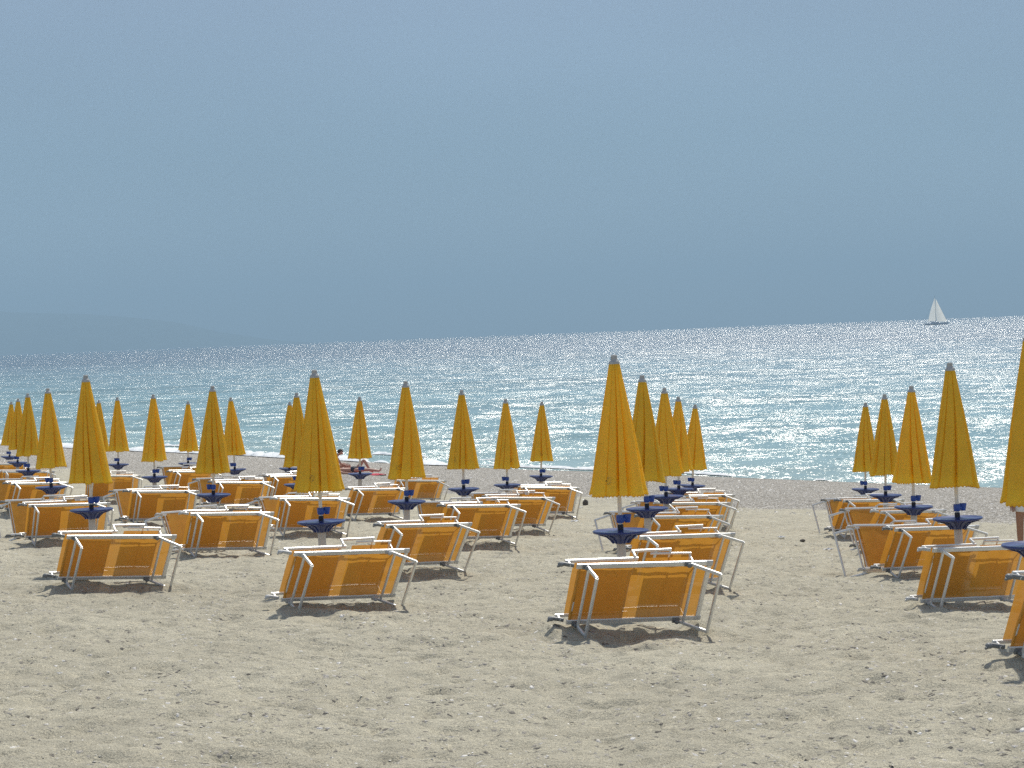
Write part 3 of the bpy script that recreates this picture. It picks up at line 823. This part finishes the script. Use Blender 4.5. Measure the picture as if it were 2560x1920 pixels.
def make_parasol(variant):
    root = empty('parasol')
    surf = canopy_surface(variant)
    nt_, na = 32, 320
    tt = [ (i / (nt_ - 3)) * .97 for i in range(nt_ - 2)] + [.986, 1.0]
    vs = [surf(2 * math.pi * k / na, t) for t in tt for k in range(na)]
    # hem turned slightly inward
    last = vs[-na:]
    cx = sum((v.x for v in last)) / na; cy = sum((v.y for v in last)) / na
    vs += [Vector(((v.x - cx) * .90 + cx, (v.y - cy) * .90 + cy, v.z + .012)) for v in last]
    nr = len(tt) + 1
    fs = [(i * na + k, (i + 1) * na + k, (i + 1) * na + (k + 1) % na, i * na + (k + 1) % na) for i in range(nr - 1) for k in range(na)]
    mb = MB(); mb.add(vs, fs)
    # inner cone for the cloth bulk, added to block backlight and darken creases
    iv = [(.030 + .105 * t, 2 * math.pi * k / 24) for t in (0, .5, 1) for k in range(24)]
    mb.add([(r_ * math.cos(a_), r_ * math.sin(a_), H_TOP - .09 - (H_TOP - .09 - H_CAN - .05) * (r_ - .03) / .105) for r_, a_ in iv],
           [(i * 24 + k, (i + 1) * 24 + k, (i + 1) * 24 + (k + 1) % 24, i * 24 + (k + 1) % 24) for i in range(2) for k in range(24)])
    can = mb.build('canopy', M['canopy'], root, smooth=True)
    # faded round print near the hem
    em = MB()
    th0, t0 = math.radians(-112), .88
    ring = []
    def on(dx, dz, off=.004):
        th = th0 + dx / .24; t = t0 - dz / 1.25
        p = surf(th, t); return p + Vector((math.cos(th), math.sin(th), 0)) * off
    n = 26
    for k in range(n):
        a = 2 * math.pi * k / n
        ring += [on(.030 * math.cos(a), .034 * math.sin(a)), on(.0265 * math.cos(a), .030 * math.sin(a))]
    em.add(ring, [(2 * k, 2 * ((k + 1) % n), 2 * ((k + 1) % n) + 1, 2 * k + 1) for k in range(n)])
    wav = []
    for k in range(10):
        u = k / 9; x = -.016 + .032 * u; z = .022 * math.sin(u * 5.5)
        wav += [on(x, z + .004), on(x, z - .003)]
    em.add(wav, [(2 * k, 2 * k + 2, 2 * k + 3, 2 * k + 1) for k in range(9)])
    em.build('emblem', M['emblem'], can)
    c = MB(); c.lathe([(0.0, H_TOP + .005), (.022, H_TOP + .004), (.030, H_TOP - .004), (.033, H_TOP - .04), (.050, H_TOP - .062), (.056, H_TOP - .082), (.054, H_TOP - .088), (0.0, H_TOP - .088)], 24)
    c.build('top_cap', M['cap_plastic'], root, smooth=False)
    p = MB(); p.tube([(0, 0, .7), (0, 0, H_TOP - .08)], .021, 14); p.build('pole', M['pole'], root, smooth=False)
    t = MB(); t.lathe([(.045, -.45), (.045, H_TAB - .11), (.040, H_TAB - .105)], 24); t.build('base_tube', M['tube'], root, smooth=True)
    tb = MB()
    z = H_TAB
    tb.lathe([(.022, z + .012), (.06, z + .002), (.10, z - .006), (.245, z - .004), (.262, z + .006), (.272, z + .006), (.276, z - .004), (.272, z - .016), (.20, z - .026),
              (.14, z - .048), (.10, z - .082), (.078, z - .118), (.060, z - .122), (.022, z - .122)], 48)
    tab = tb.build('table', M['blue'], root, smooth=True)
    rb = MB()
    for k in range(12):
        a = 2 * math.pi * k / 12; ca, sa = math.cos(a), math.sin(a)
        pts = [(.235, z - .020), (.15, z - .046), (.105, z - .084), (.082, z - .116)]
        for (r0, z0), (r1, z1) in zip(pts, pts[1:]):
            rb.bar((r0 * ca, r0 * sa, z0 - .004), (r1 * ca, r1 * sa, z1 - .004), .006, .012, (0, 0, 1))
    rb.build('rib', M['blue'], tab)['kind'] = 'stuff'
    # locking collar with a cup on one side
    cl = MB(); zc = z + .115
    cl.lathe([(.022, zc - .035), (.036, zc - .035), (.040, zc - .01), (.040, zc + .035), (.034, zc + .042), (.022, zc + .042)], 20)
    cl.bar((0, 0, zc + .0), (.06, 0, zc + .0), .045, .05, (0, 0, 1))
    clo = cl.build('pole_clamp', M['blue2'], root, smooth=False)
    cu = MB(); cu.lathe([(0.0, zc - .035), (.026, zc - .035), (.036, zc + .015), (.040, zc + .045), (.036, zc + .045), (.030, zc + .0), (0, zc - .02)], 20, (.072, 0))
    cu.build('cup', M['blue2'], clo, smooth=False)
    co = MB(); co.lathe([(.022, z + .065), (.030, z + .06), (.030, z + .01), (.022, z + .01)], 16); co.build('pole_collar', M['black'], clo)
    return root
UMB = [[-15.9, 65.193, -0.001, 0.076], [-13.494, 56.236, 0.03, 0.052], [-10.925, 46.515, 0.051, 0.036], [-8.141, 36.388, 0.004, 0.008], [-5.466, 26.715, 0.0, -0.001], [-11.06, 55.341, -0.002, 0.02], [-10.243, 53.534, 0.054, 0.03], [-7.598, 43.612, 0.01, 0.027], [-9.152, 57.988, -0.003, 0.041], [-4.848, 33.089, -0.002, 0.033], [-6.689, 49.687, 0.033, -0.017], [-5.9, 53.994, -0.032, 0.045], [-4.125, 39.267, -0.002, 0.02], [-2.23, 23.673, -0.004, -0.005], [-3.525, 46.787, 0.025, 0.033], [-1.605, 29.915, 0.021, 0.03], [-0.931, 36.39, 0.021, 0.017], [-0.19, 41.873, -0.059, 0.019], [0.55, 48.197, -0.039, 0.05], [1.012, 20.397, 0.061, -0.001], [1.689, 26.927, 0.051, -0.001], [2.374, 33.186, 0.017, 0.021], [3.026, 38.971, -0.034, 0.031], [3.71, 44.333, -0.118, 0.07], [6.944, 41.471, -0.089, 0.035], [6.308, 35.592, -0.019, 0.023], [5.666, 29.718, -0.003, 0.014], [4.901, 23.052, 0.106, -0.017], [4.165, 16.7, 0.0, 0.0]]
Y_ = 'furled yellow parasol, '
UMB_LABEL = [
Y_ + 'farthest left of all, half hidden at the left edge',
Y_ + 'second from the left edge, overlapping two others',
Y_ + 'third from the left edge',
Y_ + 'fourth from the left edge, right of three overlapping ones',
Y_ + 'large one on the left with many dark pleats',
Y_ + 'mostly hidden behind the large pleated one on the left',
Y_ + 'small, just right of the large pleated one',
Y_ + 'medium one midway between the two larger ones on the left',
Y_ + 'smallest one on the left, standing alone against the foam',
Y_ + 'second tall one from the left edge',
Y_ + 'small, overlapped by the second tall one from the left',
Y_ + 'farther of two overlapped by the tall one left of centre',
Y_ + 'nearer of two overlapped by the tall one left of centre',
Y_ + 'tall one left of centre with a round print',
Y_ + 'small one above the sunbathing people',
Y_ + 'medium one at centre over two blue clamps',
Y_ + 'standing alone at centre, right of the medium one',
Y_ + 'small, second from the right end of the centre line',
Y_ + 'last of the centre line, straight hem over the gravel',
Y_ + 'tallest whole one, right of centre, with a round print',
Y_ + 'second of the line of five right of centre',
Y_ + 'middle of the line of five right of centre',
Y_ + 'fourth of the line of five right of centre',
Y_ + 'last and smallest of the line of five right of centre',
Y_ + 'smallest and leftmost of the right-hand group of four',
Y_ + 'second from the left in the right-hand group of four',
Y_ + 'third from the left in the right-hand group of four',
Y_ + 'biggest of the right-hand group of four, broad blue table below',
Y_ + 'cut by the right edge, person standing behind it',
]
NV = 5
proto_par = {}
drop = []
ORI = {20: 0, 14: 0, 16: 1, 17: 0, 18: 1, 19: 2, 5: 3, 10: 2, 28: 4, 27: 2, 29: 3, 21: 4, 22: 3}
for i, (x, y, dz, lean) in enumerate(UMB):
    n = i + 1
    v = ORI.get(n, (i * 3) % NV)
    if v not in proto_par: proto_par[v] = make_parasol(v); o = proto_par[v]
    else: o = copy_tree(proto_par[v])
    rot = {20: -.12, 14: .10, 16: -.1, 17: -.25, 18: .75, 19: .35}.get(n, random.uniform(-.9, 2.2))
    if n in (5, 10, 28, 27): rot = random.uniform(1.0, 2.6)
    o.location = (x, y, gz(x, y) + dz)
    o.rotation_mode = 'QUATERNION'
    up = Vector((lean, 0, 1)).normalized()
    q = Vector((0, 0, 1)).rotation_difference(up)
    from mathutils import Quaternion
    o.rotation_quaternion = q @ Quaternion((0, 0, 1), rot)
    if n not in (20, 14, 16, 17, 18, 19):
        for ch in list(o.children):
            if ch.name.startswith('canopy'):
                for e_ in list(ch.children): drop.append(e_)
    for ch in o.children:
        if ch.name.startswith('pole_clamp'):
            side = {20: .1, 14: .3, 16: .2, 17: .1, 18: 3.0, 19: .1, 28: .2, 27: .1, 5: .2, 10: 3.1, 9: .1, 7: 3.0}.get(n, random.choice((0.1, 3.0, .3)))
            ch.rotation_euler = (0, 0, side - rot)
    tag(o, UMB_LABEL[i], 'parasol', 'furled yellow parasols on the beach')

for e_ in drop: bpy.data.objects.remove(e_)

# ------------------------------------------------------------------ people
def skin_body(name, verts, edges, radii, mat, parent=None, sub=2):
    me = bpy.data.meshes.new(name); me.from_pydata(verts, edges, []); me.update()
    o = bpy.data.objects.new(name, me); COL.objects.link(o)
    if parent: o.parent = parent
    sk = o.modifiers.new('skin', 'SKIN')
    if not me.skin_vertices: me.attributes
    layer = me.skin_vertices[0].data if me.skin_vertices else None
    if layer is None:
        bpy.context.view_layer.objects.active = o
        bpy.ops.mesh.customdata_skin_add(); layer = me.skin_vertices[0].data
    for i, r in enumerate(radii):
        layer[i].radius = (r if hasattr(r, '__len__') else (r, r))
        layer[i].use_root = (i == 0)
    ss = o.modifiers.new('sub', 'SUBSURF'); ss.levels = sub; ss.render_levels = sub
    sk.use_smooth_shade = True
    me.materials.append(mat)
    return o
def figure(J, head_dir, root, skin):
    """J: dict of joints; one continuous body with fingers, plus a head with face and hair"""
    V = []; E = []; R = []; ix = {}
    def v(n, p, r, link=None):
        ix[n] = len(V); V.append(tuple(p)); R.append(r)
        if link is not None: E.append((ix[link], ix[n]))
    v('pel', J['pel'], (.135, .105))
    v('waist', Vector(J['pel']).lerp(Vector(J['chest']), .5), (.118, .09), 'pel')
    v('chest', J['chest'], (.145, .10), 'waist')
    v('neckb', J['neck'], (.062, .055), 'chest')
    v('head0', J['head'], (.05, .055), 'neckb')
    hd = Vector(J['head'])
    for s in 'LR':
        v('sh' + s, J['sh' + s], .052, 'chest'); v('el' + s, J['el' + s], .038, 'sh' + s); v('wr' + s, J['wr' + s], (.027, .022), 'el' + s)
        a = (Vector(J['wr' + s]) - Vector(J['el' + s])).normalized()
        side = a.cross(Vector((.2, 1, .3))).normalized()
        palm = Vector(J['wr' + s]) + a * .07
        v('pm' + s, palm, (.034, .018), 'wr' + s)
        for k, ln in enumerate((.065, .078, .073, .055)):
            off = side * (.027 - .018 * k)
            v('f%d' % k + s, palm + off + a * .035, .0095, 'pm' + s)
            v('g%d' % k + s, palm + off * 1.15 + a * (.035 + ln) + Vector((0, 0, -.012)), .0075, 'f%d' % k + s)
        v('t0' + s, Vector(J['wr' + s]) + a * .03 + side * .035, .012, 'wr' + s)
        v('t1' + s, Vector(J['wr' + s]) + a * .075 + side * .058, .009, 't0' + s)
        v('hp' + s, J['hp' + s], .088, 'pel'); v('kn' + s, J['kn' + s], .058, 'hp' + s)
        md = Vector(J['kn' + s]).lerp(Vector(J['an' + s]), .35)
        v('cf' + s, md, .056, 'kn' + s); v('an' + s, J['an' + s], .036, 'cf' + s)
        v('ft' + s, J['ft' + s], (.042, .026), 'an' + s)
    b = skin_body('body', V, E, R, skin, root)
    # head
    f = Vector(head_dir[0]).normalized(); u = Vector(head_dir[1]); u = (u - f * u.dot(f)).normalized(); s_ = f.cross(u)
    hm = MB(); nu, nv = 20, 16
    vs = []
    for j in range(nv + 1):
        t = math.pi * j / nv
        for i in range(nu):
            a = 2 * math.pi * i / nu
            z = .115 * math.cos(t); w = math.sin(t)
            y = .098 * w * math.cos(a); x = .076 * w * math.sin(a)
            if z < 0: x *= 1 + .28 * z / .115; y *= 1 + .12 * z / .115
            if abs(i - 0) in (0,) and 7 <= j <= 9: y += .022
            if y > 0 and j == 7 and i in (2, nu - 2): y -= .012
            if j == 8 and i in (5, nu - 5): x *= 1.2
            vs.append(hd + s_ * x + f * y + u * (z + .03))
    hm.add(vs, [(j * nu + i, (j + 1) * nu + i, (j + 1) * nu + (i + 1) % nu, j * nu + (i + 1) % nu) for j in range(nv) for i in range(nu)])
    hm.build('head', skin, root, smooth=True)
    hr = MB(); vs = []
    for j in range(nv + 1):
        t = math.pi * j / nv
        for i in range(nu):
            a = 2 * math.pi * i / nu
            fr = math.cos(a)
            lim = .62 if fr < .2 else .30
            tt = t * lim
            k = 1.1 + random.uniform(-.03, .05)
            vs.append(hd + s_ * (.078 * math.sin(tt) * math.sin(a) * k) + f * (.1 * math.sin(tt) * fr * k - .006) + u * (.117 * math.cos(tt) * k + .03))
    hr.add(vs, [(j * nu + i, (j + 1) * nu + i, (j + 1) * nu + (i + 1) % nu, j * nu + (i + 1) % nu) for j in range(nv) for i in range(nu)])
    hr.build('hair', M['hair'], root, smooth=True)
    return b
def shell(name, pts, rads, mat, parent, n=18):
    mb = MB(); mb.tube(pts, rads, n); return mb.build(name, mat, parent, smooth=True)

# lying sunbather: head left, one knee raised
def lying_person():
    x0, y0 = -6.75, 74.6
    z0 = gz(x0 + .8, y0) + .05
    root = empty('person'); root.location = (x0 + .8, y0, z0)
    J = dict(pel=(.15, 0, .12), chest=(-.30, .0, .15), neck=(-.52, .0, .15), head=(-.66, 0, .15),
             shL=(-.44, .16, .14), elL=(-.22, .34, .06), wrL=(.02, .30, .05), shR=(-.44, -.16, .14), elR=(-.20, -.36, .06), wrR=(.05, -.40, .05),
             hpL=(.24, .09, .12), knL=(.52, .12, .48), anL=(.74, .12, .06), ftL=(.86, .12, .03),
             hpR=(.24, -.09, .12), knR=(.68, -.12, .13), anR=(1.10, -.16, .07), ftR=(1.16, -.17, .19))
    figure(J, ((0, 0, 1), (-1, 0, 0)), root, M['skin'])
    shell('swim_trunks', [(.05, 0, .12), (.16, 0, .12), (.27, 0, .12)], [.125, .15, .13], M['dark_cloth'], root)
    tag(root, 'person lying on a red towel with one knee raised', 'person')
    t = MB(); n = 24
    tv = []; 
    for j in range(9):
        for i in range(n):
            a = -1.05 + 2.35 * i / (n - 1); b = -.46 + .92 * j / 8
            X, Y = x0 + .8 + a, y0 + b
            tv.append((a, b, gz(X, Y) - z0 + .085 + .025 * math.sin(7 * a + 3 * b) + random.uniform(0, .012)))
    t.add(tv, [(j * n + i, j * n + i + 1, (j + 1) * n + i + 1, (j + 1) * n + i) for j in range(8) for i in range(n - 1)])
    o = t.build('beach_towel', M['towel'], smooth=True); o.location = (x0 + .8, y0, z0 - .06)
    so = o.modifiers.new('thick', 'SOLIDIFY'); so.thickness = .012
    tag(o, 'red towel spread on the gravel under the sunbathers', 'towel')
lying_person()
def sitting_person():
    x0, y0 = -6.62, 75.2
    z0 = gz(x0, y0) + .03
    root = empty('person'); root.location = (x0, y0, z0)
    J = dict(pel=(0, 0, .13), chest=(.10, -.02, .48), neck=(.20, -.03, .66), head=(.30, -.04, .74),
             shL=(.16, .17, .58), elL=(.30, .22, .34), wrL=(.50, .16, .30), shR=(.16, -.20, .58), elR=(.34, -.24, .36), wrR=(.54, -.20, .28),
             hpL=(.08, .10, .12), knL=(.42, .16, .34), anL=(.66, .14, .06), ftL=(.80, .14, .03),
             hpR=(.08, -.10, .12), knR=(.44, -.16, .30), anR=(.60, -.20, .06), ftR=(.74, -.22, .03))
    figure(J, ((.8, -.1, -.55), (.5, 0, .85)), root, M['skin'])
    shell('swim_shorts', [(-.02, 0, .06), (0, 0, .14), (.02, 0, .23)], [.13, .15, .125], M['dark_cloth'], root)
    tag(root, 'person with short dark hair sitting bent forward by the water', 'person')
sitting_person()
def standing_person():
    x0, y0 = 7.72, 31.5
    z0 = gz(x0, y0)
    root = empty('person'); root.location = (x0, y0, z0); root.rotation_euler = (0, 0, 0)
    J = dict(pel=(0, 0, .96), chest=(0, .01, 1.33), neck=(0, .02, 1.50), head=(0, .0, 1.62),
             shL=(.18, .01, 1.42), elL=(.24, .03, 1.13), wrL=(.25, -.04, .88), shR=(-.18, .01, 1.42), elR=(-.24, .03, 1.13), wrR=(-.23, -.06, .88),
             hpL=(.09, 0, .90), knL=(.10, -.02, .49), anL=(.10, .03, .08), ftL=(.12, -.12, .03),
             hpR=(-.09, 0, .90), knR=(-.10, -.01, .49), anR=(-.09, .03, .08), ftR=(-.12, -.11, .03))
    figure(J, ((0, -1, -.1), (0, 0, 1)), root, M['skin2'])
    sh = MB()
    for s in (-1, 1):
        sh.tube([(s * .07, 0, 1.0), (s * .088, 0, .86), (s * .10, 0, .72), (s * .102, 0, .70)], [.115, .12, .115, .116], 18)
    sh.build('shorts', M['white_cloth'], root, smooth=True)
    tag(root, 'tanned person in white shorts standing behind the parasol at the right edge', 'person')
standing_person()

# ------------------------------------------------------------------ sailing yacht
def yacht():
    D = 1742.0
    root = empty('sailing_yacht'); root.location = (0.2045 * D, D, 0)
    root.rotation_euler = (0, 0, math.radians(-8))
    L_, B_ = 19.5, 4.6
    h = MB(); n = 21; rows = []
    for i in range(n):
        u = i / (n - 1); x = -L_ / 2 + L_ * u
        w = B_ / 2 * (max(0.0, math.sin(math.pi * (0.12 + .88 * u) ** .8)) ** .75 if u < .995 else .02) * (1 if u > .1 else .9)
        top = 1.35 + .7 * u ** 2.2
        rake = 1.3 * max(0, u - .8) / .2
        rows.append([(x - rake * .0 + rake, -w, top), (x + rake * .5, -w * .92, .5), (x, -w * .55, -.2), (x, 0, -.5), (x, w * .55, -.2), (x + rake * .5, w * .92, .5), (x + rake, w, top)])
    vs = [p for r in rows for p in r]
    fs = [(i * 7 + k, (i + 1) * 7 + k, (i + 1) * 7 + k + 1, i * 7 + k + 1) for i in range(n - 1) for k in range(6)]
    fs += [(i * 7, i * 7 + 6, (i + 1) * 7 + 6, (i + 1) * 7) for i in range(n - 1)]
    fs += [tuple(range(7))]
    h.add(vs, fs); hull = h.build('hull', M['hull'], root)
    w = MB(); w.add([(p[0] + .0, p[1] * 1.012, .08 if k == 0 else .42) for r in rows for k, p in enumerate((r[2], r[1]))],
                    [(2 * i, 2 * i + 2, 2 * i + 3, 2 * i + 1) for i in range(n - 1)])
    w.build('waterline', M['dark_hull'], hull)
    c = MB(); c.bar((-3.6, 0, 1.75), (3.2, 0, 1.95), 2.4, .9, (0, 0, 1), .3); c.bar((-3.2, 0, 2.3), (-1.0, 0, 2.35), 2.1, .5, (0, 0, 1), .3)
    c.build('cabin', M['hull'], root)
    wn = MB()
    for s in (-1, 1):
        for k in range(4): wn.bar((-2.9 + k * 1.4, s * 1.21, 1.95), (-2.1 + k * 1.4, s * 1.21, 1.99), .02, .26, (0, 0, 1))
    wn.build('cabin_window', M['black'], root)
    m = MB(); m.tube([(.6, 0, 1.3), (.2, 0, 24.6)], [.14, .07], 10); m.tube([(.5, 0, 3.2), (-6.3, .5, 3.0)], [.11, .09], 8)
    m.tube([(-9.0, .9, 1.4), (-9.4, .9, 2.4)], .05); m.build('mast', M['cap_plastic'], root)
    st = MB()
    for a, b in (((10.2, 0, 2.1), (.25, 0, 23.4)), ((-9.4, 0, 1.4), (.2, 0, 24.4)), ((.5, 2.1, 1.5), (.25, 0, 20)), ((.5, -2.1, 1.5), (.25, 0, 20))): st.tube([a, b], .02, 5)
    st.build('rigging', M['black'], root)
    def sail(name, tack, clew, head, belly):
        sm = MB(); N_ = 14; vs = []
        T_, C_, H_ = map(Vector, (tack, clew, head))
        for j in range(N_ + 1):
            v_ = j / N_
            a = T_.lerp(H_, v_); b = C_.lerp(H_, v_) 
            for i in range(N_ + 1):
                u = i / N_; p = a.lerp(b, u)
                roach = .5 * math.sin(math.pi * v_) * u
                p = p + (C_ - T_).normalized() * roach + Vector((0, belly * math.sin(math.pi * u) * (1 - v_) ** .5, 0))
                vs.append(p)
        W_ = N_ + 1
        sm.add(vs, [(j * W_ + i, j * W_ + i + 1, (j + 1) * W_ + i + 1, (j + 1) * W_ + i) for j in range(N_) for i in range(N_)])
        return sm.build(name, M['sail'], root, smooth=True)
    sail('main_sail', (.35, 0, 3.3), (-5.9, .5, 3.2), (.12, 0, 22.6), .6)
    sail('fore_sail', (9.7, 0, 2.3), (1.3, .9, 2.6), (.9, .1, 21.8), 1.1)
    tag(root, 'white sailing yacht with two raised sails near the horizon', 'sailboat')
yacht()

# ------------------------------------------------------------------ bits lying on the sand
def lump(name, x, y, s, mat, label, cat, flat=.5, tall=None):
    mb = MB(); random.seed(int(x * 1000) & 1023)
    mb.ball((0, 0, s * flat * .6), s, s * .8, tall or s * flat, 14, 9, .12)
    o = mb.build(name, mat, smooth=False); o.location = (x, y, gz(x, y)); o.rotation_euler = (0, 0, random.uniform(0, 3))
    tag(o, label, cat); return o
lump('stump', 1.7, 51.25, .07, M['dark_stone'], 'small dark brown stump standing on the sand at the edge of the gravel', 'stump', tall=.11)
lump('weed_clump', 4.86, 35.47, .055, M['dark_stone'], 'brown clump of dried weed lying on the open sand between the two groups', 'clump')
def scrap(x, y, w, d, label):
    mb = MB(); n = 6; vs = []
    for j in range(n):
        for i in range(n):
            vs.append(((i / 5 - .5) * w, (j / 5 - .5) * d, .02 + .02 * math.sin(i * 1.7 + j * 2.3) * random.random()))
    mb.add(vs, [(j * n + i, j * n + i + 1, (j + 1) * n + i + 1, (j + 1) * n + i) for j in range(n - 1) for i in range(n - 1)])
    o = mb.build('paper_scrap', M['litter']); o.location = (x, y, gz(x, y) + .01); o.rotation_euler = (0, 0, random.uniform(-.4, .4))
    so = o.modifiers.new('thick', 'SOLIDIFY'); so.thickness = .004
    tag(o, label, 'litter', 'white scraps on the sand')
scrap(1.16, 42.07, .15, .10, 'white scrap on the sand left of the nearest row of five parasols')
scrap(1.51, 49.09, .10, .08, 'white scrap just left of the dark stump')
scrap(4.62, 36.46, .12, .10, 'white scrap on the sand left of the brown clump')
scrap(4.89, 32.8, .16, .10, 'white scrap on the sand nearest the turned sunbed of the right group')

# ------------------------------------------------------------------ air
def haze():
    mb = MB(); x, y0, y1, z0, z1 = 27000, -400, 27000, -8.5, 760
    v = [(-x, y0, z0), (x, y0, z0), (x, y1, z0), (-x, y1, z0), (-x, y0, z1), (x, y0, z1), (x, y1, z1), (-x, y1, z1)]
    mb.add(v, [(0, 3, 2, 1), (4, 5, 6, 7), (0, 1, 5, 4), (1, 2, 6, 5), (2, 3, 7, 6), (3, 0, 4, 7)])
    m, nt, N, L, out = new_mat('haze')
    pv = N('ShaderNodeVolumePrincipled'); pv.inputs['Color'].default_value = (0.55, 0.81, 1.0, 1)
    pv.inputs['Density'].default_value = 1.1e-4; pv.inputs['Anisotropy'].default_value = 0.0
    L(pv.outputs[0], out.inputs['Volume'])
    o = mb.build('haze', m); tag(o, 'thin blue haze over the sea', 'haze', kind='stuff')
haze()
